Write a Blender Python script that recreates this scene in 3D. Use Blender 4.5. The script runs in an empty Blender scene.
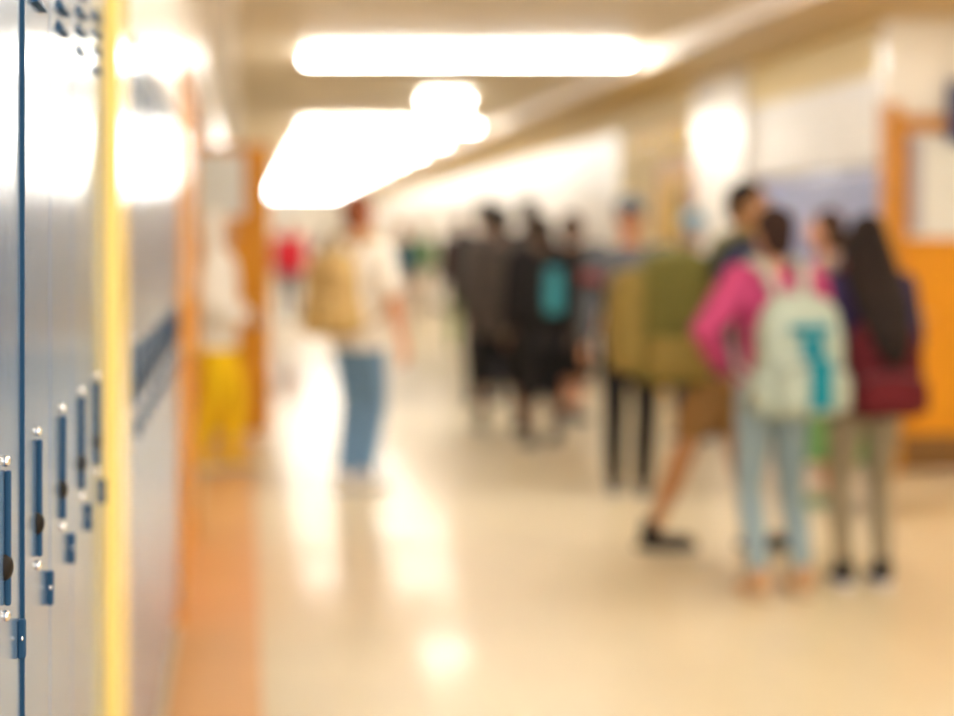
import bpy, bmesh, math, random
from mathutils import Vector, Matrix, Euler
random.seed(4)
C = bpy.context.scene.collection
sc = bpy.context.scene
PI = math.pi
F = 1900.0                       # focal length in pixels of the 954 px wide frame
CAMZ = 1.5

def X_at(px, Y):                 # world x of photo column px at distance Y
    return (px - 245) * Y / F

# ------------------------------------------------------------------ materials
def mat(name, col, rough=0.6, metal=0.0, ior=1.5, noise=0.0, nscale=8.0, bump=0.0, bscale=60.0, coat=0.0, spec=0.5):
    m = bpy.data.materials.new(name); m.use_nodes = True
    nt = m.node_tree; b = nt.nodes['Principled BSDF']
    b.inputs['Base Color'].default_value = (*col, 1)
    b.inputs['Roughness'].default_value = rough
    b.inputs['Metallic'].default_value = metal
    b.inputs['IOR'].default_value = ior
    b.inputs['Specular IOR Level'].default_value = spec
    if coat:
        b.inputs['Coat Weight'].default_value = coat; b.inputs['Coat Roughness'].default_value = 0.06
    tc = nt.nodes.new('ShaderNodeTexCoord')
    if noise > 0:
        n = nt.nodes.new('ShaderNodeTexNoise'); n.inputs['Scale'].default_value = nscale; n.inputs['Detail'].default_value = 4
        nt.links.new(tc.outputs['Object'], n.inputs['Vector'])
        r = nt.nodes.new('ShaderNodeMapRange')
        r.inputs['To Min'].default_value = 1 - noise; r.inputs['To Max'].default_value = 1 + noise
        nt.links.new(n.outputs['Fac'], r.inputs['Value'])
        mx = nt.nodes.new('ShaderNodeVectorMath'); mx.operation = 'SCALE'
        mx.inputs[0].default_value = col
        nt.links.new(r.outputs['Result'], mx.inputs['Scale'])
        nt.links.new(mx.outputs['Vector'], b.inputs['Base Color'])
    if bump > 0:
        n2 = nt.nodes.new('ShaderNodeTexNoise'); n2.inputs['Scale'].default_value = bscale; n2.inputs['Detail'].default_value = 3
        nt.links.new(tc.outputs['Object'], n2.inputs['Vector'])
        bp = nt.nodes.new('ShaderNodeBump'); bp.inputs['Strength'].default_value = bump; bp.inputs['Distance'].default_value = 0.01
        nt.links.new(n2.outputs['Fac'], bp.inputs['Height'])
        nt.links.new(bp.outputs['Normal'], b.inputs['Normal'])
    return m

def emit(name, col, s):
    m = bpy.data.materials.new(name); m.use_nodes = True
    nt = m.node_tree; b = nt.nodes['Principled BSDF']
    b.inputs['Base Color'].default_value = (0.9, 0.9, 0.9, 1)
    b.inputs['Emission Color'].default_value = (*col, 1)
    b.inputs['Emission Strength'].default_value = s
    return m

def wood(name, c1, c2, rough=0.42, coat=0.0):
    m = bpy.data.materials.new(name); m.use_nodes = True
    nt = m.node_tree; b = nt.nodes['Principled BSDF']
    tc = nt.nodes.new('ShaderNodeTexCoord'); mp = nt.nodes.new('ShaderNodeMapping')
    mp.inputs['Scale'].default_value = (6, 6, 0.7)
    n = nt.nodes.new('ShaderNodeTexNoise'); n.inputs['Scale'].default_value = 6; n.inputs['Detail'].default_value = 6
    cr = nt.nodes.new('ShaderNodeValToRGB')
    cr.color_ramp.elements[0].position = .35; cr.color_ramp.elements[0].color = (*c1, 1)
    cr.color_ramp.elements[1].position = .7; cr.color_ramp.elements[1].color = (*c2, 1)
    nt.links.new(tc.outputs['Object'], mp.inputs['Vector']); nt.links.new(mp.outputs['Vector'], n.inputs['Vector'])
    nt.links.new(n.outputs['Fac'], cr.inputs['Fac']); nt.links.new(cr.outputs['Color'], b.inputs['Base Color'])
    b.inputs['Roughness'].default_value = rough; b.inputs['Coat Weight'].default_value = coat; b.inputs['Specular IOR Level'].default_value = .3
    return m

def tilemat(name, c1, c2, size, rough, axes='XY', grout=None, gw=0.0, ior=1.5, coat=0.0, spec=.5):
    """square tiles of two near tones, optional joint lines"""
    m = bpy.data.materials.new(name); m.use_nodes = True
    nt = m.node_tree; b = nt.nodes['Principled BSDF']
    tc = nt.nodes.new('ShaderNodeTexCoord'); sp = nt.nodes.new('ShaderNodeSeparateXYZ'); cb = nt.nodes.new('ShaderNodeCombineXYZ')
    nt.links.new(tc.outputs['Object'], sp.inputs[0])
    nt.links.new(sp.outputs[axes[0]], cb.inputs['X']); nt.links.new(sp.outputs[axes[1]], cb.inputs['Y'])
    br = nt.nodes.new('ShaderNodeTexBrick'); br.offset = 0.0 if grout is None else 0.5
    br.inputs['Scale'].default_value = 1.0
    br.inputs['Brick Width'].default_value = size[0]; br.inputs['Row Height'].default_value = size[1]
    br.inputs['Mortar Size'].default_value = gw
    br.inputs['Color1'].default_value = (*c1, 1); br.inputs['Color2'].default_value = (*c2, 1)
    br.inputs['Mortar'].default_value = (*(grout or c1), 1)
    nt.links.new(cb.outputs[0], br.inputs['Vector'])
    n = nt.nodes.new('ShaderNodeTexNoise'); n.inputs['Scale'].default_value = 22; n.inputs['Detail'].default_value = 5
    nt.links.new(tc.outputs['Object'], n.inputs['Vector'])
    r = nt.nodes.new('ShaderNodeMapRange'); r.inputs['To Min'].default_value = .9; r.inputs['To Max'].default_value = 1.1
    nt.links.new(n.outputs['Fac'], r.inputs['Value'])
    mx = nt.nodes.new('ShaderNodeVectorMath'); mx.operation = 'SCALE'
    nt.links.new(br.outputs['Color'], mx.inputs[0]); nt.links.new(r.outputs['Result'], mx.inputs['Scale'])
    nt.links.new(mx.outputs['Vector'], b.inputs['Base Color'])
    b.inputs['Roughness'].default_value = rough; b.inputs['IOR'].default_value = ior; b.inputs['Specular IOR Level'].default_value = spec
    if coat: b.inputs['Coat Weight'].default_value = coat; b.inputs['Coat Roughness'].default_value = .09
    return m

M = dict(
    floor=tilemat('vinyl floor', (.62, .52, .345), (.65, .545, .36), (.305, .305), .42, 'XY', ior=1.5, spec=.25, coat=.20),
    border=tilemat('terracotta border', (.62, .32, .125), (.66, .35, .14), (.305, .305), .42, 'XY', spec=.25, coat=.15),
    ceiling=mat('ceiling paint', (.88, .75, .55), .55, noise=.03),
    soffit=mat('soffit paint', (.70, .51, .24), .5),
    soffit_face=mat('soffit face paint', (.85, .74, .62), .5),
    cream=mat('cream wall paint', (.86, .71, .40), .65, noise=.03),
    offwhite=mat('off white wall paint', (.82, .76, .66), .22),
    white_tile=tilemat('white glazed wall tile', (.86, .82, .78), (.84, .81, .77), (.3, .1), .38, 'YZ', (.7, .68, .64), .004, spec=.45),
    gloss_white=mat('white gloss paint', (.84, .80, .74), .22, bump=.03, bscale=20),
    yellow=mat('yellow gloss paint', (.85, .66, .21), .17, spec=.15, bump=.03, bscale=30),
    locker=mat('blue locker enamel', (.105, .185, .32), .17, ior=1.5, bump=.035, bscale=14),
    locker_far=mat('violet blue locker enamel', (.27, .31, .58), .28, ior=1.5, bump=.03, bscale=14),
    locker_dark=mat('navy locker hardware', (.012, .055, .12), .6, spec=.2),
    steel=mat('bright steel', (.8, .8, .8), .2, metal=1),
    black=mat('black plastic', (.010, .007, .005), .6, spec=.2),
    base=mat('dark plinth', (.05, .05, .06), .5),
    wood=wood('orange varnished oak', (.68, .265, .006), (.80, .34, .012)),
    woodframe=wood('orange varnished frame', (.56, .23, .02), (.66, .29, .035)),
    kick=mat('brown kick plate', (.20, .095, .02), .4),
    tubew=emit('lit lamp diffuser', (1, .99, .96), 15.0),
    tubefar=emit('dimmer lit lamp diffuser', (1, .99, .965), 12.0),
    housing=mat('white lamp housing', (.85, .85, .82), .4),
    brass=mat('brass', (.7, .5, .2), .3, metal=1),
    gold=mat('gold sign plate', (.88, .58, .06), .5),
    darkblue=mat('dark blue sign', (.02, .04, .16), .45),
    paper=mat('pale paper', (.85, .84, .78), .7),
    violetpaper=mat('grey violet blind', (.45, .42, .48), .7),
)
def glassmat():
    m = bpy.data.materials.new('frosted door glass'); m.use_nodes = True
    b = m.node_tree.nodes['Principled BSDF']
    b.inputs['Base Color'].default_value = (.80, .82, .80, 1)
    b.inputs['Roughness'].default_value = .15; b.inputs['Transmission Weight'].default_value = .08
    return m
M['glass'] = glassmat()
M['glass'].node_tree.nodes['Principled BSDF'].inputs['Base Color'].default_value = (.86, .87, .84, 1)

# ------------------------------------------------------------------ mesh helpers
def box(bm, lo, hi):
    v = [bm.verts.new((x, y, z)) for x in (lo[0], hi[0]) for y in (lo[1], hi[1]) for z in (lo[2], hi[2])]
    for f in ((0, 1, 3, 2), (4, 6, 7, 5), (0, 4, 5, 1), (2, 3, 7, 6), (0, 2, 6, 4), (1, 5, 7, 3)):
        bm.faces.new([v[i] for i in f])

def bridge(bm, rings, capit=True):
    for a, b in zip(rings, rings[1:]):
        n = len(a)
        for i in range(n):
            bm.faces.new((a[i], a[(i + 1) % n], b[(i + 1) % n], b[i]))
    if capit:
        bm.faces.new(list(reversed(rings[0]))); bm.faces.new(rings[-1])

def loft(bm, rows, n=20, p=2.0):
    """rows: (x, y, z, rx, ry); horizontal superellipse sections"""
    rings = []
    for x, y, z, rx, ry in rows:
        r = []
        for i in range(n):
            a = 2 * PI * i / n; c, s = math.cos(a), math.sin(a)
            r.append(bm.verts.new((x + rx * math.copysign(abs(c) ** (2 / p), c), y + ry * math.copysign(abs(s) ** (2 / p), s), z)))
        rings.append(r)
    bridge(bm, rings)

def ell(bm, c, r, rot=None, u=18, v=11):
    c = Vector(c); R = rot or Matrix.Identity(3)
    rings = []
    for j in range(1, v):
        t = PI * j / v
        rings.append([bm.verts.new(c + R @ Vector((r[0] * math.sin(t) * math.cos(2 * PI * i / u), r[1] * math.sin(t) * math.sin(2 * PI * i / u), -r[2] * math.cos(t)))) for i in range(u)])
    bridge(bm, rings, False)
    b0 = bm.verts.new(c + R @ Vector((0, 0, -r[2]))); t0 = bm.verts.new(c + R @ Vector((0, 0, r[2])))
    for i in range(u):
        bm.faces.new((rings[0][(i + 1) % u], rings[0][i], b0)); bm.faces.new((rings[-1][i], rings[-1][(i + 1) % u], t0))

def tube(bm, pts, rad, n=12, ends=True):
    """tapered tube through points with radius per point; round ends"""
    pts = [Vector(p) for p in pts]
    if not hasattr(rad, '__len__'): rad = [rad] * len(pts)
    rings = []; prev = None
    P = list(zip(pts, rad))
    if ends:
        d0 = (pts[1] - pts[0]).normalized(); d1 = (pts[-1] - pts[-2]).normalized()
        head = [(pts[0] - d0 * rad[0] * k, rad[0] * math.sqrt(max(0.0, 1 - k * k))) for k in (.92, .6, .3)]
        tail = [(pts[-1] + d1 * rad[-1] * k, rad[-1] * math.sqrt(max(0.0, 1 - k * k))) for k in (.3, .6, .92)]
        P = head + P + tail
    for i, (p, r) in enumerate(P):
        a = P[max(0, i - 1)][0]; b = P[min(len(P) - 1, i + 1)][0]
        d = (b - a).normalized()
        if prev is None:
            up = Vector((0, 0, 1)) if abs(d.z) < .9 else Vector((0, 1, 0))
            x = d.cross(up).normalized()
        else:
            x = (prev - d * prev.dot(d)).normalized()
        prev = x; y = d.cross(x)
        rings.append([bm.verts.new(p + (x * math.cos(2 * PI * k / n) + y * math.sin(2 * PI * k / n)) * r) for k in range(n)])
    bridge(bm, rings)

def finish(bm, name, m, parent=None, smooth=True, bevel=0.0, loc=None):
    bmesh.ops.recalc_face_normals(bm, faces=bm.faces)
    me = bpy.data.meshes.new(name); bm.to_mesh(me); bm.free()
    me.materials.append(m)
    if smooth:
        me.polygons.foreach_set('use_smooth', [True] * len(me.polygons))
    o = bpy.data.objects.new(name, me); C.objects.link(o)
    if bevel:
        md = o.modifiers.new('bevel', 'BEVEL'); md.width = bevel; md.segments = 2; md.limit_method = 'ANGLE'
        if smooth: me.set_sharp_from_angle(angle=math.radians(40))
    if parent is not None: o.parent = parent
    if loc is not None: o.location = loc
    return o

def bxo(name, lo, hi, m, parent=None, bevel=0.004):
    bm = bmesh.new(); box(bm, lo, hi)
    return finish(bm, name, m, parent, smooth=False, bevel=bevel)

def fused(bm, name, m, parent, voxel, smooth=4, wrinkle=0.0):
    """one continuous skin over overlapping shapes"""
    bmesh.ops.recalc_face_normals(bm, faces=bm.faces)
    me = bpy.data.meshes.new('tmp'); bm.to_mesh(me); bm.free()
    t = bpy.data.objects.new('tmp', me); C.objects.link(t)
    r = t.modifiers.new('r', 'REMESH'); r.mode = 'VOXEL'; r.voxel_size = voxel; r.use_smooth_shade = True
    if smooth:
        s = t.modifiers.new('s', 'SMOOTH'); s.factor = .5; s.iterations = smooth
    if wrinkle:
        tx = bpy.data.textures.get('folds')
        if tx is None:
            tx = bpy.data.textures.new('folds', 'CLOUDS'); tx.noise_scale = .09; tx.noise_depth = 2
        d = t.modifiers.new('d', 'DISPLACE'); d.texture = tx; d.strength = wrinkle; d.mid_level = .5; d.texture_coords = 'LOCAL'
    dg = bpy.context.evaluated_depsgraph_get()
    nm = bpy.data.meshes.new_from_object(t.evaluated_get(dg))
    bpy.data.objects.remove(t); bpy.data.meshes.remove(me)
    nm.name = name; nm.materials.clear(); nm.materials.append(m)
    nm.polygons.foreach_set('use_smooth', [True] * len(nm.polygons))
    o = bpy.data.objects.new(name, nm); C.objects.link(o)
    if parent is not None: o.parent = parent
    return o

def tag(o, label, cat, group=None):
    o['label'] = label; o['category'] = cat
    if group: o['group'] = group
    return o

def thing(name, label, cat, loc=(0, 0, 0), rz=0.0, group=None):
    o = bpy.data.objects.new(name, None); o.empty_display_size = .1; C.objects.link(o)
    o.location = loc; o.rotation_euler = (0, 0, rz)
    return tag(o, label, cat, group)

def struct(name, lo, hi, m, bevel=0.0):
    o = bxo(name, lo, hi, m, None, bevel); o['kind'] = 'structure'; return o

# ------------------------------------------------------------------ people (built first: few objects in the scene while fusing)
_mc = {}
def cloth(col, rough=.85):
    k = ('c', col, rough)
    if k not in _mc: _mc[k] = mat('fabric', col, rough, noise=.10, nscale=14, bump=.25, bscale=120, spec=.25)
    return _mc[k]
def skinm(col):
    k = ('s', col)
    if k not in _mc:
        m = mat('skin', col, .5, noise=.04, nscale=10, spec=.4)
        b = m.node_tree.nodes['Principled BSDF']; b.inputs['Subsurface Weight'].default_value = .08
        b.inputs['Subsurface Radius'].default_value = (.02, .008, .004)
        _mc[k] = m
    return _mc[k]
def hairm(col):
    k = ('h', col)
    if k not in _mc: _mc[k] = mat('hair', col, .75, spec=.2, noise=.25, nscale=40, bump=.5, bscale=90)
    return _mc[k]
EYEW = mat('eye white', (.85, .83, .8), .25); IRIS = mat('dark iris', (.03, .02, .012), .2); LIP = mat('lips', (.42, .15, .12), .5)

def ik(a, t, l1, l2, bend):
    a, t = Vector(a), Vector(t); d = t - a; L = d.length
    if L > l1 + l2 - 1e-3: t = a + d.normalized() * (l1 + l2 - 1e-3); d = t - a; L = d.length
    x = (l1 * l1 - l2 * l2 + L * L) / (2 * L); h = math.sqrt(max(0, l1 * l1 - x * x))
    u = d.normalized(); b = Vector(bend); b = (b - u * b.dot(u)).normalized()
    return a + u * x + b * h, t

def person(label, px, Y, h, heading, top, bottom, skin, hair, hairstyle='short', sleeve='long', legs='long', female=False,
           feet=None, hands=None, lean=0.0, shoes=(.02, .02, .02), soles=(.6, .6, .58), turn=0.0, top_name='shirt', bottom_name='trousers',
           near=True, group=None, hem=.84, puff=1.0, ebend=None, X=None):
    k = h / 1.75
    V = lambda p: Vector(p) * k
    feet = feet or {'L': (-.10, .02, 0), 'R': (.10, -.02, 0)}
    hands = hands or {'L': (-.27, .05, .80), 'R': (.27, .05, .80)}
    ebend = ebend or {}
    shw = .165 if female else .185
    vox = (.0085 if near else .013) * k
    J = {}
    for s, sg in (('L', -1), ('R', 1)):
        fx, fy, fz = feet[s]
        hip = Vector((sg * .085, 0, .93)); ank = Vector((fx, fy - .03, .09 + fz))
        J['knee' + s], J['ank' + s] = ik(hip, ank, .43, .425, (sg * .08, 1, 0)); J['hip' + s] = hip
        sh = Vector((sg * shw, lean, 1.42))
        J['elb' + s], J['wr' + s] = ik(sh, hands[s], .29, .25, ebend.get(s, (sg * .6, -1, -.1))); J['sh' + s] = sh
    # body: one continuous figure
    bm = bmesh.new()
    wf = .92 if female else 1.0
    loft(bm, [(0, y * lean, z * 1.0, rx * wf, ry) for y, z, rx, ry in (
        (0, .845, .09, .07), (0, .88, .142, .088), (.1, .98, .138, .088), (.35, 1.10, .128, .088), (.6, 1.22, .145, .1), (.85, 1.34, .165, .1), (1, 1.42, .14, .08), (1.05, 1.47, .075, .062))])
    for s, sg in (('L', -1), ('R', 1)):
        H, K, A = J['hip' + s], J['knee' + s], J['ank' + s]
        tube(bm, [H, H.lerp(K, .5), K, K.lerp(A, .3), K.lerp(A, .75), A], [.078, .068, .052, .055, .04, .034], 14)
        sh_, E, W = J['sh' + s], J['elb' + s], J['wr' + s]
        tube(bm, [sh_, sh_.lerp(E, .5), E, E.lerp(W, .3), W], [.055, .045, .037, .038, .026], 12)
        # foot
        ell(bm, A + Vector((0, .07, -.045)), (.036, .11, .032))
        ell(bm, A + Vector((0, -.01, -.03)), (.034, .045, .045))
        # hand: palm, four fingers bent at the knuckles, thumb from the side of the palm
        d = (W - E).normalized(); inn = Vector((-sg, 0, 0)); inn = (inn - d * inn.dot(d)).normalized()
        fw = d.cross(inn).normalized()
        if fw.y < 0: fw = -fw
        R3 = Matrix((fw, inn, d)).transposed()
        pc = W + d * .05
        ell(bm, pc, (.04, .018, .055), R3)
        for q, ln in enumerate((.072, .08, .074, .058)):
            b0 = W + d * .085 + fw * (.029 - .0195 * q)
            b1 = b0 + (d * .9 + inn * .30).normalized() * ln * .5
            b2 = b1 + (d * .6 + inn * .75).normalized() * ln * .5
            tube(bm, [b0 - d * .03, b0, b1, b2], [.0095, .0095, .0088, .0076], 8)
        t0 = W + d * .03 + fw * .028
        t1 = t0 + (d * .6 + fw * .7 + inn * .25).normalized() * .038
        tube(bm, [t0, t1, t1 + (d * .85 + fw * .2 + inn * .4).normalized() * .032], [.014, .0115, .009], 8)
    # neck and head
    hc = Vector((0, lean * 1.1 + .015, 1.635))
    tube(bm, [Vector((0, lean, 1.43)), hc + Vector((0, -.015, -.05))], [.058, .05], 14)
    RT = Matrix.Rotation(turn, 3, 'Z')
    hp = lambda x, y, z: hc + RT @ Vector((x, y, z))
    ell(bm, hp(0, -.008, .015), (.074, .094, .10), RT)
    ell(bm, hp(0, .022, -.045), (.058, .066, .068), RT)
    ell(bm, hp(0, .045, -.085), (.026, .03, .026), RT)
    ell(bm, hp(0, .06, .022), (.05, .03, .03), RT)                    # brow
    tube(bm, [hp(0, .083, .012), hp(0, .102, -.028)], [.010, .0145], 8)     # nose
    for sg in (-1, 1):
        ell(bm, hp(sg * .076, -.008, -.012), (.011, .022, .031), RT)  # ears
        ell(bm, hp(sg * .036, .062, -.025), (.024, .022, .022), RT)   # cheeks
    bmesh.ops.scale(bm, vec=(k, k, k), verts=bm.verts)
    root = fused(bm, 'person', skinm(skin), None, vox, 3)
    root.location = (X if X is not None else X_at(px, Y), Y, 0); root.rotation_euler = (0, 0, math.radians(heading))
    tag(root, label, 'person', group)
    part_k = []
    # face details
    for sg in (-1, 1):
        bm = bmesh.new(); ell(bm, hp(sg * .031, .0755, .0), (.0125, .009, .009), RT, 12, 8)
        e = finish(bm, 'eye', EYEW, root); part_k.append(e)
        bm = bmesh.new(); ell(bm, hp(sg * .031, .083, .0), (.006, .0035, .006), RT, 10, 6)
        part_k.append(finish(bm, 'iris', IRIS, e))
        bm = bmesh.new(); tube(bm, [hp(sg * .016, .088, .023), hp(sg * .033, .087, .028), hp(sg * .05, .074, .022)], [.0035, .0042, .003], 8)
        part_k.append(finish(bm, 'eyebrow', hairm(hair), root))
    bm = bmesh.new(); tube(bm, [hp(-.024, .078, -.058), hp(-.008, .087, -.055), hp(.008, .087, -.055), hp(.024, .078, -.058)], [.004, .0068, .0068, .004], 8)
    part_k.append(finish(bm, 'mouth', LIP, root))
    for o in part_k: o.data.transform(Matrix.Scale(k, 4))
    # top
    cv = (.011 if near else .016) * k
    bm = bmesh.new()
    g = .022 * puff
    loft(bm, [(0, y * lean, z, (rx * wf + g), ry + g) for y, z, rx, ry in (
        (0, hem, .158, .105), (.05, .93, .158, .105), (.35, 1.08, .138, .098), (.6, 1.22, .15, .105), (.85, 1.34, .168, .105), (1, 1.42, .14, .083), (1.05, 1.468, .07, .058))])
    for s in 'LR':
        sh_, E, W = J['sh' + s], J['elb' + s], J['wr' + s]
        if sleeve == 'long':
            tube(bm, [sh_, sh_.lerp(E, .5), E, E.lerp(W, .5), E.lerp(W, .93)], [.068 * puff, .061 * puff, .053 * puff, .048 * puff, .042], 14)
        else:
            tube(bm, [sh_, sh_.lerp(E, .5), sh_.lerp(E, .8)], [.068, .064, .062], 14, True)
    if hairstyle == 'hood':
        ell(bm, hc + Vector((0, -.048, .02)), (.108, .102, .137)); tube(bm, [Vector((0, lean - .01, 1.42)), hc + Vector((0, -.05, -.05))], [.085, .085], 14)
    bmesh.ops.scale(bm, vec=(k, k, k), verts=bm.verts)
    tp = fused(bm, top_name, cloth(top), root, cv, 4, .014 if near else .01)
    # bottom
    bm = bmesh.new()
    if legs == 'skirt':
        loft(bm, [(0, .0, .30, .27, .24), (0, 0, .6, .235, .2), (0, 0, .85, .19, .145), (0, 0, .98, .16, .12), (0, 0, 1.02, .145, .105)], 28)
    else:
        loft(bm, [(0, 0, z, rx, ry) for z, rx, ry in ((.82, .12, .10), (.88, .168, .118), (.97, .163, .116), (1.02, .15, .108))])
        for s in 'LR':
            H, K, A = J['hip' + s], J['knee' + s], J['ank' + s]
            if legs == 'long':
                tube(bm, [H, H.lerp(K, .5), K, K.lerp(A, .4), K.lerp(A, .95)], [.097, .086, .068, .064, .055], 14)
            elif legs == 'slim':
                tube(bm, [H, H.lerp(K, .5), K, K.lerp(A, .35), K.lerp(A, .93)], [.095, .08, .06, .06, .042], 14)
            elif legs == 'capri':
                tube(bm, [H, H.lerp(K, .5), K, K.lerp(A, .22)], [.105, .10, .09, .085], 14)
            elif legs == 'shorts':
                tube(bm, [H, H.lerp(K, .4), H.lerp(K, .78)], [.096, .088, .084], 14)
    bmesh.ops.scale(bm, vec=(k, k, k), verts=bm.verts)
    fused(bm, bottom_name, cloth(bottom), root, cv, 4, .01)
    # shoes
    for s, sg in (('L', -1), ('R', 1)):
        A = J['ank' + s]
        bm = bmesh.new()
        ell(bm, A + Vector((0, .085, -.048)), (.045, .115, .034)); ell(bm, A + Vector((0, -.01, -.03)), (.043, .055, .052))
        tube(bm, [A + Vector((0, -.012, -.02)), A + Vector((0, -.012, .015))], [.045, .046], 14)
        bmesh.ops.scale(bm, vec=(k, k, k), verts=bm.verts)
        so = fused(bm, 'shoe', cloth(shoes, .6), root, .009 * k, 3)
        bm = bmesh.new()
        zb = A.z - .089
        loft(bm, [(A.x, A.y + .06, zb + z, .042 + dx, .142 + dx) for z, dx in ((0, 0), (.012, .005), (.026, .004), (.03, 0))], 24, 2.6)
        bmesh.ops.scale(bm, vec=(k, k, k), verts=bm.verts)
        finish(bm, 'sole', cloth(soles, .6), so)
    # hair
    if hairstyle != 'hood':
        bm = bmesh.new()
        if hairstyle == 'cap':
            ell(bm, hp(0, -.014, .03), (.083, .1, .092), RT); ell(bm, hp(0, -.03, -.005), (.077, .082, .075), RT)
        else:
            ell(bm, hp(0, -.022, .033), (.085, .098, .097), RT)
            ell(bm, hp(0, -.05, -.012), (.076, .066, .082), RT)
        if hairstyle == 'bun':
            ell(bm, hp(0, -.10, .06), (.05, .045, .045), RT); ell(bm, hp(0, -.06, -.06), (.065, .05, .05), RT)
        if hairstyle == 'long':
            loft(bm, [(.02, lean - .335, 1.06, .03, .02), (.01, lean - .34, 1.12, .075, .03), (0, lean - .32, 1.22, .105, .04), (0, lean - .22, 1.34, .13, .06), (0, lean - .115, 1.44, .135, .075), (0, lean - .045, 1.55, .118, .09), (0, lean - .01, 1.66, .095, .1)])
            for sg in (-1, 1):
                tube(bm, [hp(sg * .075, 0, .02), hp(sg * .092, -.01, -.1), Vector((sg * .11, lean + .0, 1.36)), Vector((sg * .11, lean - .02, 1.2))], [.03, .036, .04, .025], 10)
        if hairstyle == 'bob':
            for sg in (-1, 1): tube(bm, [hp(sg * .07, -.02, .03), hp(sg * .08, -.025, -.09)], [.036, .032], 10)
            ell(bm, hp(0, -.065, -.06), (.08, .05, .07), RT)
        bmesh.ops.scale(bm, vec=(k, k, k), verts=bm.verts)
        fused(bm, 'hair', hairm(hair), root, (.01 if near else .013) * k, 3, .008)
    root['_'] = 0; del root['_']
    return root, J, k, hc

def cap_on(root, hc, k, col, brim_dir=1, big=1.0):
    bm = bmesh.new()
    ell(bm, hc + Vector((0, -.012, .042)), (.09 * big, .106 * big, .092 * big), None, 20, 12)
    bmesh.ops.delete(bm, geom=[v for v in bm.verts if v.co.z < hc.z + .028], context='VERTS')
    bmesh.ops.scale(bm, vec=(k, k, k), verts=bm.verts)
    o = finish(bm, 'cap', cloth(col), root)
    s = o.modifiers.new('s', 'SOLIDIFY'); s.thickness = .006; s.offset = 1
    bm = bmesh.new(); loft(bm, [(0, hc.y + .115 * brim_dir * big, hc.z + .03, .07, .065), (0, hc.y + .115 * brim_dir * big, hc.z + .038, .068, .063)], 24)
    bmesh.ops.scale(bm, vec=(k, k, k), verts=bm.verts)
    finish(bm, 'brim', cloth(col), o)

def backpack(label, who, col, pocket_col, w=.32, hh=.46, d=.17, z0=.90, off=(0, 0), strap=None, emblem=None, pw=1.0, pz=1.0, cat='backpack', straps='LR'):
    root, J, k, hc = who
    mw = Matrix.Translation(root.location) @ Matrix.Rotation(root.rotation_euler.z, 4, 'Z')
    lean = J['shL'].y
    base = Vector((off[0], lean * .7 - .14 - d / 2 + off[1], z0)) * k
    t = bpy.data.objects.new('backpack', None); C.objects.link(t); t.empty_display_size = .1
    t.location = mw @ base; t.rotation_euler = (0, 0, root.rotation_euler.z)
    tag(t, label, cat)
    w, hh, d = w * k, hh * k, d * k
    cm, pm = cloth(col), cloth(pocket_col)
    sm = cloth(strap or tuple(c * .6 for c in pocket_col))
    bm = bmesh.new()
    loft(bm, [(0, 0, hh * z, w / 2 * a, d / 2 * b) for z, a, b in ((0, .8, .75), (.03, .93, .92), (.12, 1, 1), (.5, 1, 1), (.72, .97, .95), (.86, .86, .84), (.95, .64, .65), (1, .3, .3))], 32, 3.4)
    o = fused(bm, 'main_compartment', cm, t, .010, 4, .012)
    bm = bmesh.new()
    loft(bm, [(0, -d / 2, hh * z * pz, w / 2 * a * pw, d * .30 * b) for z, a, b in ((.05, .7, .6), (.08, .8, .9), (.25, .83, 1), (.42, .8, .9), (.48, .7, .5))], 28, 3.2)
    p = fused(bm, 'front_pocket', pm, t, .010, 3, .006)
    bm = bmesh.new()
    tube(bm, [(w * .39 * pw * math.cos(a), -d / 2 - d * .27, hh * pz * (.36 + .085 * math.sin(a))) for a in [PI * i / 14 for i in range(15)]], .004, 6)
    finish(bm, 'zipper', M['base'], p)
    bm = bmesh.new()
    tube(bm, [(w * .47 * math.cos(a), -d * .2, hh * (.52 + .42 * math.sin(a)) + .006) for a in [PI * i / 18 for i in range(19)]], .006, 6)
    finish(bm, 'zipper', M['base'], t)
    bm = bmesh.new(); tube(bm, [(-.04, d * .2, hh * .93), (-.03, d * .2, hh + .03), (.03, d * .2, hh + .03), (.04, d * .2, hh * .93)], .009, 8)
    finish(bm, 'carry_handle', sm, t)
    for sg, s in ((-1, 'L'), (1, 'R')):
        bm = bmesh.new()
        loft(bm, [(sg * w * .5, 0, hh * z, d * .16 * a, d * .36) for z, a in ((.05, .6), (.1, 1), (.3, 1), (.36, .7))], 16, 3)
        finish(bm, 'side_pocket', pm if pw >= 1 else cm, t)
        if s in straps:
            shz = 1.50 * k - base.z
            bm = bmesh.new()
            L = lambda x, y, z: (sg * x * k - off[0] * k, y * k - base.y, z * k - base.z)
            pts = [L(.075, lean * .9 - .15, 1.36), L(.095, lean - .10, 1.475), L(.105, lean - .01, 1.515), L(.11, lean + .09, 1.46), L(.115, lean * .85 + .155, 1.32), L(.135, lean * .6 + .135, 1.15), L(.175, lean * .4 + .02, 1.04), L(.15, lean * .3 - .13, .97)]
            tube(bm, pts, [.018, .024, .024, .024, .024, .018, .012, .012], 10)
            finish(bm, 'shoulder_strap', sm, t)
    if emblem:
        em = cloth(emblem, .5)
        # teal mark: broad top bar over an upright bar
        yb = -d / 2 - .0
        for (x0, x1, a, b) in ((-.24, .22, .68, .76), (-.11, .15, .50, .655), (-.10, .16, .08, .49)):
            bm = bmesh.new()
            dd = d * .30 if b < .6 else 0.0
            box(bm, (w * x0, yb - dd - .016, hh * a), (w * x1, yb + .06, hh * b))
            finish(bm, 'emblem', em, t, False, .006)
    return t

BLK = (.012, .011, .012)
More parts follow.
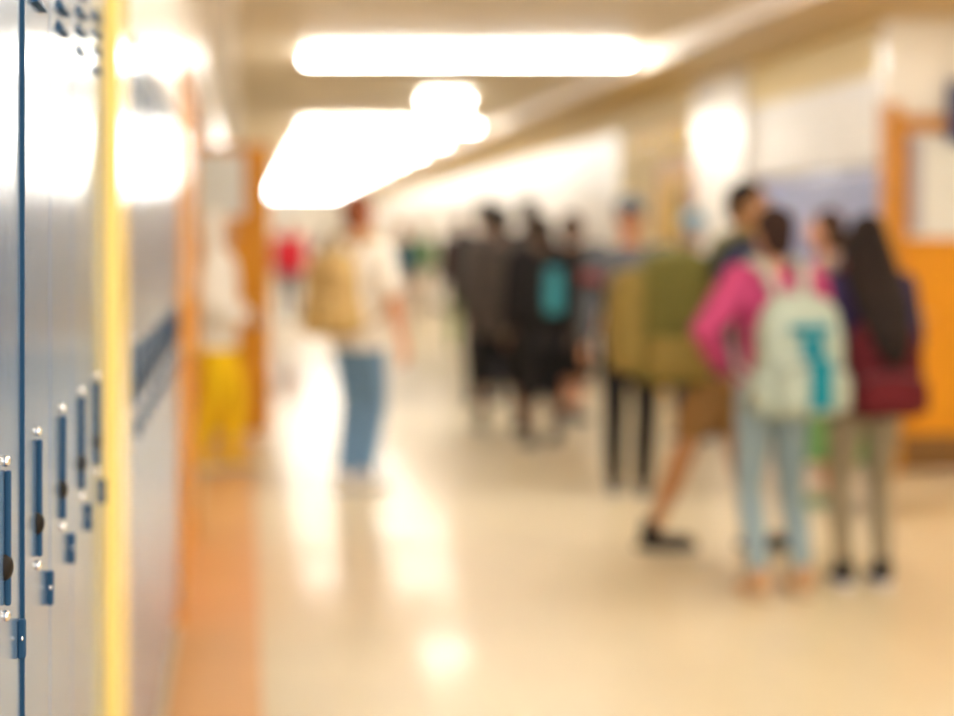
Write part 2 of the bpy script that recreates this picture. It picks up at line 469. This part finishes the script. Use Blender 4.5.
# man in white, seen from behind three-quarters, tan pack
p = person('person in white shirt and blue jeans walking away alone at left', 358, 11.3, 1.76, -42, (.82, .77, .69), (.16, .29, .47), (.60, .24, .12), (.20, .06, .025),
           'short', 'short', 'long', feet={'L': (-.055, -.03, 0), 'R': (.055, .03, 0)}, hands={'L': (-.2, .30, 1.03), 'R': (.31, .03, .86)}, shoes=(.75, .70, .66), bottom_name='jeans', puff=1.35)
backpack('tan backpack on the back of the white-shirted walker', p, (.50, .34, .14), (.55, .38, .15), .33, .50, .20, .92, strap=(.4, .27, .1))
# girl in pink
p = person('person in pink jacket and pale jeans, hand on hip, back turned', 774, 7.95, 1.625, 14, (.42, .05, .145), (.26, .35, .40), (.45, .22, .13), (.03, .014, .01),
           'bun', 'long', 'slim', True, feet={'L': (-.10, -.02, 0), 'R': (.13, .0, 0)}, hands={'L': (-.19, .10, 1.02), 'R': (.2, .22, 1.0)}, ebend={'L': (-1, -.35, .1)},
           shoes=(.50, .30, .16), soles=(.62, .5, .34), top_name='jacket', bottom_name='jeans', puff=1.3, hem=.93)
backpack('pale grey-green backpack with teal mark on the pink-jacketed person', p, (.36, .41, .345), (.38, .43, .36), .39, .54, .20, .83, off=(-.015, 0), strap=(.42, .44, .38), emblem=(.0, .20, .27))
# girl with long hair
p = person('person with long dark hair, dark violet top and khaki trousers, rightmost of the crowd', 867, 8.2, 1.595, 0, (.035, .025, .08), (.30, .25, .17), (.42, .22, .14), (.016, .009, .007),
           'long', 'long', 'slim', True, feet={'L': (-.13, -.03, 0), 'R': (.06, .0, 0)}, hands={'L': (-.15, .22, 1.0), 'R': (.16, .22, 1.0)},
           shoes=(.015, .015, .02), soles=(.7, .68, .7), top_name='jacket', hem=.9)
backpack('dark red backpack under the long dark hair', p, (.085, .007, .012), (.11, .009, .014), .34, .46, .18, .82, strap=(.12, .01, .02))
# striding boy with olive pack
p = person('person with black hair and navy shirt striding right, bare legs, behind pink jacket', 710, 9.03, 1.765, -97, (.018, .035, .085), (.27, .15, .055), (.42, .21, .09), (.012, .010, .010),
           'short', 'long', 'shorts', feet={'R': (.09, -.25, 0), 'L': (-.10, .25, 0)}, hands={'L': (-.24, .27, 1.05), 'R': (.24, .18, .95)}, lean=.15,
           shoes=(.012, .012, .015), soles=(.02, .02, .02), bottom_name='shorts', turn=math.radians(-38))
backpack('large olive and tan backpack on the striding person', p, (.15, .14, .035), (.27, .20, .055), .42, .64, .40, .80, off=(0, .07), pw=1.05, pz=1.75, strap=(.16, .15, .05))
# grey capped person facing us
p = person('person in grey top and grey cap, black trousers, facing the camera', 630, 11.05, 1.73, 172, (.075, .08, .09), (.012, .012, .014), (.62, .28, .15), (.10, .08, .06),
           'cap', 'long', 'long', feet={'L': (-.075, .03, 0), 'R': (.085, -.06, 0)}, hands={'L': (-.2, .22, 1.02), 'R': (.27, .1, .86)}, puff=1.15)
cap_on(p[0], p[3], p[2], (.09, .10, .11))
bm = bmesh.new(); a_ = p[1]['shR'].lerp(p[1]['elbR'], .42); b_ = p[1]['shR'].lerp(p[1]['elbR'], .62)
tube(bm, [a_ * p[2], b_ * p[2]], [.082, .079], 20, False)
o = finish(bm, 'sleeve_band', cloth((.20, .04, .04)), p[0]); o['label'] = 'dark red band round the upper sleeve'
# between the girls, green skirt
person('person in long green skirt and grey-brown top, between the two backpacks', 828, 10.5, 1.65, 80, (.2, .155, .13), (.13, .28, .10), (.60, .30, .18), (.05, .025, .015),
       'bob', 'long', 'skirt', True, bottom_name='skirt', shoes=(.2, .33, .16))
# pale cap farther back
p = person('person in pale blue cap and white top, farther back between grey cap and black hair', 694, 13.9, 1.68, 20, (.80, .84, .88), (.07, .08, .10), (.6, .36, .25), (.55, .58, .6), 'cap', near=False, puff=1.3)
cap_on(p[0], p[3], p[2], (.30, .55, .72), big=1.1)
# dark-clothed group in the middle
person('person in brown-grey jacket and black shorts, left of the teal backpack', 500, 14.6, 1.74, 8, (.10, .085, .08), BLK, (.20, .12, .08), (.025, .02, .016), 'short', 'long', 'capri',
       bottom_name='shorts', near=False, puff=1.5, feet={'L': (-.13, .08, 0), 'R': (.13, -.05, 0)}, top_name='jacket', hem=.75)
p = person('person in black jacket wearing the teal-marked backpack', 541, 13.6, 1.66, 8, (.022, .020, .022), BLK, (.20, .12, .08), (.03, .02, .012), 'short', 'long', 'capri',
       bottom_name='shorts', near=False, puff=1.4, feet={'L': (-.12, -.1, 0), 'R': (.14, .12, 0)}, top_name='jacket', hem=.74)
t = backpack('black backpack with a teal panel in the dark group', p, (.02, .02, .022), (.05, .29, .37), .32, .46, .18, .98, strap=BLK, pw=.52, pz=1.75)
person('shorter person with brown hair and dark brown top, right end of the dark group', 572, 15.4, 1.70, -62, (.045, .03, .02), BLK, (.60, .28, .16), (.075, .035, .015), 'bob', 'long', 'capri', True,
       bottom_name='shorts', near=False, puff=1.4, top_name='jacket', hem=.76)
person('tall dark-haired person in black, farther back behind the dark group', 527, 17.8, 1.86, 0, BLK, BLK, (.2, .12, .08), (.008, .008, .008), 'short', near=False)
person('person in dark jacket at the left edge of the dark group', 485, 16.9, 1.83, 12, (.04, .035, .035), (.03, .03, .035), (.3, .18, .12), (.012, .01, .01), 'short', near=False, puff=1.4)
person('person in maroon-brown jacket and green trousers, far down the corridor', 461, 25.0, 1.78, 180, (.07, .03, .03), (.14, .36, .11), (.45, .25, .16), (.03, .02, .015), 'short', near=False, puff=1.3)
# left side
person('person in white hooded top and yellow trousers beside the left wooden door', 219, 12.3, 1.64, -100, (.86, .80, .72), (.90, .58, .01), (.45, .25, .15), (.3, .2, .1), 'hood', near=False,
       feet={'L': (-.07, .1, 0), 'R': (.07, -.1, 0)}, hands={'L': (-.2, .18, 1.05), 'R': (.2, .2, 1.05)}, top_name='hooded_top', shoes=(.8, .5, .03), puff=1.3, legs='long')
person('person in red top and navy trousers far away beside the left door', 289, 34, 1.80, 175, (.62, .03, .05), (.03, .035, .10), (.45, .2, .12), (.03, .02, .015), 'short', near=False, puff=1.5)
person('person with auburn hair and teal-navy top far away right of the white shirt', 402, 31, 1.72, 178, (.03, .08, .12), (.55, .42, .36), (.60, .30, .14), (.26, .12, .03), 'bob', near=False, female=True)
person('person in dull green top and beige trousers farthest down the corridor', 422, 38, 1.76, 182, (.14, .24, .10), (.60, .48, .34), (.45, .28, .18), (.04, .03, .02), 'short', near=False, puff=1.2)
person('person in dark top far away, half hidden behind the white shirt', 326, 42, 1.70, 0, (.10, .06, .08), (.55, .45, .5), (.4, .25, .2), (.05, .03, .02), 'short', near=False)

# ------------------------------------------------------------------ setting
XL, XR = -0.25, 4.10
struct('floor', (-1.6, -1.5, -.1), (6.2, 80, 0), M['floor'])
o = struct('trim_1', (XL, -1.5, -.02), (.055, 14.55, .0025), M['border'])
struct('ceiling', (-1.6, -1.5, 3.05), (6.2, 80, 3.2), M['ceiling'])
# soffit along the right side
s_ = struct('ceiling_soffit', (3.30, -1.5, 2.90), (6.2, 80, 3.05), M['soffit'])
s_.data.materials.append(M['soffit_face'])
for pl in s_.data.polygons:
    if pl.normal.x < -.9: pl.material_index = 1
# left walls
struct('ceiling_soffit_left', (XL - .5, 4.15, 2.72), (-.085, 30, 3.05), M['offwhite'])
struct('wall_left_header', (XL - .3, 9.55, 2.36), (XL, 14.72, 2.72), M['offwhite'])
struct('wall_left', (XL - .6, -1.5, 0), (XL - .42, 9.55, 3.05), M['offwhite'])
struct('wall_left_upper', (XL - .42, -1.5, 1.955), (XL, 7.25, 3.05), M['offwhite'])
struct('wall_left_doorway', (XL - .42, 7.25, 0), (XL - .02, 9.55, 3.05), M['offwhite'])
struct('wall_left_alcove', (-.92, 9.55, 0), (-.72, 14.9, 3.05), M['offwhite'])
struct('wall_left_return', (-1.0, 14.72, 0), (-.25, 14.95, 3.05), M['offwhite'])
struct('wall_left_far', (XL - .4, 14.95, 0), (XL, 80, 3.05), M['offwhite'])
# yellow pilaster
struct('pillar_1', (XL + .001, 3.38, 0), (XL + .024, 3.74, 3.05), M['yellow'], .004)
struct('wall_left_pier', (XL - .42, 3.36, 0), (XL, 4.14, 1.955), M['offwhite'])
# right walls
struct('wall_right_upper', (XR, 12.30, 1.985), (XR + .5, 15.4, 2.56), M['white_tile'])
struct('wall_right_top', (XR, 12.30, 2.56), (XR + .5, 15.4, 2.90), M['cream'])
struct('pillar_3', (XR - .07, 15.4, 0), (XR + .5, 17.1, 2.90), M['gloss_white'], .01)
struct('wall_right_doorway', (XR, 17.1, 0), (XR + .5, 20.8, 2.90), M['cream'])
struct('wall_right_far', (XR, 20.8, 0), (XR + .5, 80, 2.66), M['white_tile'])
struct('wall_right_far_top', (XR, 20.8, 2.66), (XR + .5, 80, 2.90), M['cream'])
struct('wall_right_return', (XR, 12.16, 2.36), (6.2, 12.30, 2.90), M['offwhite'])
struct('wall_right_return_side', (5.16, 12.16, 0), (6.2, 12.30, 2.36), M['offwhite'])
struct('wall_right_near', (6.0, -1.5, 0), (6.2, 12.16, 2.90), M['cream'])
struct('wall_end', (-.3, 67, 0), (4.2, 67.3, 3.05), M['offwhite'])
struct('wall_right_room', (4.6, 14.5, 0), (6.2, 14.7, 2.9), M['offwhite'])
struct('baseboard_right', (XR - .012, 17.1, 0), (XR, 80, .1), M['base'])

# ------------------------------------------------------------------ doors
def wood_door(name, x0, x1, y, z1, kick, win, thick=.045, parent_name=None, frame=True, fdepth=.10):
    """leaf across the corridor at depth y, facing the camera; win = (x0,x1,z0,z1)"""
    root = bpy.data.objects.new(name, None); C.objects.link(root); root.location = ((x0 + x1) / 2, y, 0); root['kind'] = 'structure'
    cx = (x0 + x1) / 2
    L = lambda *b: ((b[0] - cx, b[1], b[2]), (b[3] - cx, b[4], b[5]))
    wx0, wx1, wz0, wz1 = win
    bm = bmesh.new()
    for b in ((x0, 0, .01, wx0, thick, z1), (wx1, 0, .01, x1, thick, z1), (wx0, 0, .01, wx1, thick, wz0), (wx0, 0, wz1, wx1, thick, z1)):
        lo, hi = L(*b); box(bm, lo, hi)
    finish(bm, 'door_leaf', M['wood'], root, False)
    bm = bmesh.new(); lo, hi = L(wx0 - .005, .016, wz0 - .005, wx1 + .005, .026, wz1 + .005); box(bm, lo, hi)
    finish(bm, 'window_pane', M['glass'], root, False)
    bm = bmesh.new(); g = .025
    for b in ((wx0 - g, -.012, wz0 - g, wx0, .0, wz1 + g), (wx1, -.012, wz0 - g, wx1 + g, 0, wz1 + g), (wx0, -.012, wz0 - g, wx1, 0, wz0), (wx0, -.012, wz1, wx1, 0, wz1 + g)):
        lo, hi = L(*b); box(bm, lo, hi)
    finish(bm, 'window_frame', M['woodframe'], root, False, .003)
    if kick:
        lo, hi = L(x0 + .01, -.006, .012, x1 - .01, 0, kick); bxo('kick_plate', lo, hi, M['kick'], root, .002)
    hx = x1 - .09 if name == 'door_1' else x0 + .09
    bm = bmesh.new(); tube(bm, [(hx - cx, 0, 1.0), (hx - cx, -.05, 1.0), (hx - cx + (.11 if hx < cx else -.11), -.055, 1.0)], .011, 10)
    finish(bm, 'door_handle', M['brass'], root)
    return root

# left open leaf reaching into the corridor
wood_door('door_1', -.70, .19, 14.62, 2.22, .0, (-.42, .0, 1.66, 2.16))
# right door in the return wall, with its frame
wood_door('door_2', 4.19, 5.08, 12.2, 2.22, .24, (4.255, 4.93, 1.5, 2.18))
bm = bmesh.new()
for b in (((4.10, 12.12, 0), (4.19, 12.3, 2.36)), ((5.08, 12.12, 0), (5.16, 12.3, 2.36)), ((4.19, 12.12, 2.22), (5.08, 12.3, 2.28))): box(bm, *b)
o = finish(bm, 'door_frame_1', M['woodframe'], None, False, .005); o['kind'] = 'structure'
struct('wall_right_transom', (4.19, 12.18, 2.28), (5.08, 12.3, 2.36), M['offwhite'])
b_ = bxo('paper_notice', (4.262, 12.206, 1.53), (4.345, 12.2158, 2.15), M['violetpaper'], None, .0)
tag(b_, 'grey-violet strip of paper down the window edge of the orange door', 'sheet')
# dark blue sign box bracketed out of the return wall above the door
t = thing('wall_sign', 'dark blue sign box at the top right edge beside the orange door', 'sign', (4.53, 12.16, 2.1))
bxo('sign_box', (-.055, -.10, 0), (.12, -.06, .40), M['darkblue'], t, .01); bxo('sign_bracket', (.02, -.07, .3), (.05, 0.02, .33), M['base'], t, .003)
# left classroom doors set in the wall (orange oak), between the lockers and the alcove
root = bpy.data.objects.new('door_3', None); C.objects.link(root); root.location = (XL - .02, 8.4, 0); root['kind'] = 'structure'
for s in (-1, 1):
    y0, y1 = (-.95, -.01) if s < 0 else (.01, .95)
    lf = bxo('door_leaf', (0, y0, .01), (.02, y1, 2.12), M['wood'], root, .004)
    bxo('window_pane', (.0195, y0 + .3, 1.25), (.0235, y1 - .3, 1.95), M['glass'], lf, .0)
    bm = bmesh.new(); tube(bm, [(.02, -s * -.1, 1.0), (.07, -s * -.1, 1.0), (.075, s * .22, 1.0)], .011, 10); finish(bm, 'door_handle', M['brass'], lf)
bm = bmesh.new(); box(bm, (0, -1.05, 0), (.035, -.955, 2.22)); box(bm, (0, .955, 0), (.035, 1.05, 2.22)); box(bm, (0, -.955, 2.125), (.035, .955, 2.22))
finish(bm, 'door_frame', M['woodframe'], root, False, .005)
# right far door with its gold plate
root = bpy.data.objects.new('door_4', None); C.objects.link(root); root.location = (XR, 18.0, 0); root['kind'] = 'structure'
lf = bxo('door_leaf', (-.03, -.5, .01), (0, .5, 2.1), M['gold'], root, .004)
bxo('window_pane', (-.034, -.42, 1.2), (-.029, -.16, 2.0), M['black'], lf, 0)
bm = bmesh.new(); box(bm, (-.05, -.62, 0), (0, -.5, 2.2)); box(bm, (-.05, .5, 0), (0, .62, 2.2)); box(bm, (-.05, -.5, 2.1), (0, .5, 2.2))
finish(bm, 'door_frame', M['woodframe'], root, False, .005)
t = bxo('wall_sign', (XR - .03, 17.5, 2.36), (XR - .001, 20.0, 2.56), M['gold'], None, .006)
tag(t, 'plain gold sign plate on the cream wall above the far right door', 'sign')

# ------------------------------------------------------------------ lockers
PITCH = .305
ZT = 1.93
def make_locker(label, y0, xface, facing, m, group, detail=True, m0=.004, m1=.004):
    """facing +1: front towards +x (left side); front plane at xface; spans y0..y0+PITCH"""
    t = thing('locker', label, 'locker', (xface, y0 + PITCH / 2, 0), 0, group)
    s = facing
    def bx(name, a, b, mm, parent, bev=.002):
        lo = (min(s * a[0], s * b[0]), a[1], a[2]); hi = (max(s * a[0], s * b[0]), b[1], b[2])
        return bxo(name, lo, hi, mm, parent, bev)
    hw = PITCH / 2
    bx('cabinet', (-.38, -hw + .0005, .10), (-.005, hw - .0005, ZT), m, t, .001)
    bx('plinth', (-.36, -hw + .0005, 0), (-.03, hw - .0005, .10), M['base'], t, 0)
    d = bx('door', (-.0049, -hw + m0, .13), (0, hw - m1, ZT - .02), m, t, .0015)
    if m1 > .01:  # navy strip stands in for the shaded door edge at this gap
        e_ = bx('gap_shade_strip', (-.0048, hw - .010, .10), (.0036, hw - .001, ZT), M['locker_dark'], t, .0005); e_['label'] = 'dark navy strip for the shaded door gap'
    if detail:
        h = bx('handle', (0, -.006, 1.118), (.0065, .006, 1.258), M['locker_dark'], d, .002)
        for z in (1.107, 1.268):
            bm = bmesh.new(); ell(bm, (s * .001, 0, z), (.0055, .006, .006), None, 12, 8); finish(bm, 'rivet', M['steel'], d)
        bm = bmesh.new()
        ell(bm, (0, -.002, 1.158), (.0095, .0145, .0145), None, 20, 12); finish(bm, 'dial', M['black'], d)
        l = bx('latch', (0, hw - .043, 1.037), (.0085, hw - .030, 1.080), M['locker_dark'], t, .002)
        bm = bmesh.new(); ell(bm, (s * .005, hw - .043, 1.060), (.0018, .0015, .003), None, 10, 6); finish(bm, 'screw', M['steel'], l)
        for i, z in enumerate((1.785, 1.815, 1.845, 1.875)):
            bm = bmesh.new(); L = .055
            for a in (1,):
                v = [bm.verts.new((s * x, y, z + zz)) for y in (-L, L) for x, zz in ((-.001, .010), (-.001, -.008), (.008, -.008))]
                bm.faces.new((v[0], v[1], v[2])); bm.faces.new((v[5], v[4], v[3]))
                for q, w_ in ((0, 1), (1, 2), (2, 0)): bm.faces.new((v[q], v[q + 3], v[w_ + 3], v[w_]))
            finish(bm, 'louver', M['locker_dark'], d, False)
    else:
        bx('handle', (0, -.006, 1.118), (.0065, .006, 1.258), M['locker_dark'], d, .002)
        bm = bmesh.new()
        for z in (1.76, 1.79, 1.82): 
            lo = (0, -.06, z); hi = (s * .004, .06, z + .008)
            box(bm, (min(lo[0], hi[0]), lo[1], lo[2]), (max(lo[0], hi[0]), hi[1], hi[2]))
        finish(bm, 'louver_grille', M['locker_dark'], d, False)
    return t
ORD = ['first', 'second', 'third', 'fourth', 'fifth', 'sixth', 'seventh', 'eighth', 'ninth', 'tenth']
G1 = 'blue lockers before the yellow pilaster'
starts = [2.13 + PITCH * i for i in range(-3, 4)]
labs = ['blue locker at the very left edge, nearest of the left bank', 'blue locker at left edge, second of the left bank', 'sharp blue locker at left edge, before the wide dark joint',
        'blue locker just past the wide dark joint, in focus', 'blue locker third before the yellow pilaster', 'blurred blue locker second before the yellow pilaster', 'blurred blue locker touching the yellow pilaster']
for i, y in enumerate(starts):
    wide = lambda b: abs(b - 2.13) < .01
    if i == 0: continue
    make_locker(labs[i], y, XL, 1, M['locker'], G1, True, .003, .016 if wide(y + PITCH) else .003)
for i in range(10):
    make_locker('%s blurred blue locker past the yellow pilaster, towards the wooden doors' % ORD[i], 4.15 + PITCH * i, XL, 1, M['locker'], 'blue lockers past the yellow pilaster', True)
for i in range(10):
    make_locker('%s violet-blue locker from the orange door along the right wall' % ORD[i], 12.3 + PITCH * i, XR, -1, M['locker_far'], 'violet-blue lockers on the right wall', False)

# ------------------------------------------------------------------ ceiling lights
def fixture(label, y, x0, x1, group, n=2, zc=3.05):
    t = thing('ceiling_light', label, 'ceiling light', ((x0 + x1) / 2, y, zc), 0, group)
    w = (x1 - x0)
    bxo('housing', (-w / 2, -.045, -.06), (w / 2, .045, 0), M['housing'], t, .006)
    for i in range(n):
        a = -w / 2 + w * i / n + .035; b = -w / 2 + w * (i + 1) / n - .035
        bm = bmesh.new()
        prof = [(-.06, -.055), (-.10, -.065), (-.105, -.09), (-.06, -.115), (.06, -.115), (.105, -.09), (.10, -.065), (.06, -.055)]
        r0 = [bm.verts.new((a, q, z)) for q, z in prof]; r1 = [bm.verts.new((b, q, z)) for q, z in prof]
        bridge(bm, [r0, r1])
        finish(bm, 'diffuser', M['tubew' if y < 22 else 'tubefar'], t, False)
    return t
GL = 'lit ceiling lights across the corridor'
fixture('long lit double ceiling light nearest in view, alone across the corridor', 15.6, .46, 3.19, GL)
fixture('short lit ceiling light right of centre beyond the long double light', 20.4, 1.88, 2.42, GL, 1)
for y in (10.4, 6.0, 1.5): 
    fixture('lit double ceiling light overhead, out of view above the camera', y, .61, 3.10, 'lights above the camera')
fixture('added light brightening the orange door, out of view past the right edge', 8.5, 4.35, 5.85, 'added lights out of view', zc=2.90)  # extra unseen lamp, added to brighten the orange door
for i in range(11):
    y = 25.3 + 3.9 * i
    fixture('lit ceiling light merging with others into the far white wedge', y, .72, 3.12, 'far lights of the white wedge')

# ------------------------------------------------------------------ world, camera, view
w = bpy.data.worlds.new('World'); sc.world = w; w.use_nodes = True
bg = w.node_tree.nodes['Background']; bg.inputs['Color'].default_value = (1, .98, .95, 1); bg.inputs['Strength'].default_value = 1.5

cd = bpy.data.cameras.new('camera'); cam = bpy.data.objects.new('camera', cd); C.objects.link(cam)
cam.location = (0, 0, CAMZ); cam.rotation_euler = (PI / 2, 0, math.radians(0.0))
cd.sensor_width = 36; cd.sensor_fit = 'HORIZONTAL'; cd.lens = F / 954 * 36
cd.shift_x = 232 / 954; cd.shift_y = -120 / 954
cd.clip_start = .05; cd.clip_end = 200
cd.dof.use_dof = True; cd.dof.focus_distance = 2.05; cd.dof.aperture_fstop = 2.1
sc.camera = cam
sc.view_settings.view_transform = 'Standard'; sc.view_settings.look = 'None'
sc.view_settings.gamma = 1; sc.view_settings.use_curve_mapping = False
sc.view_settings.exposure = 1.15
cy = sc.cycles
cy.use_denoising = True
cy.max_bounces = 8; cy.diffuse_bounces = 4; cy.glossy_bounces = 4
cy.sample_clamp_indirect = 6
cy.use_adaptive_sampling = False
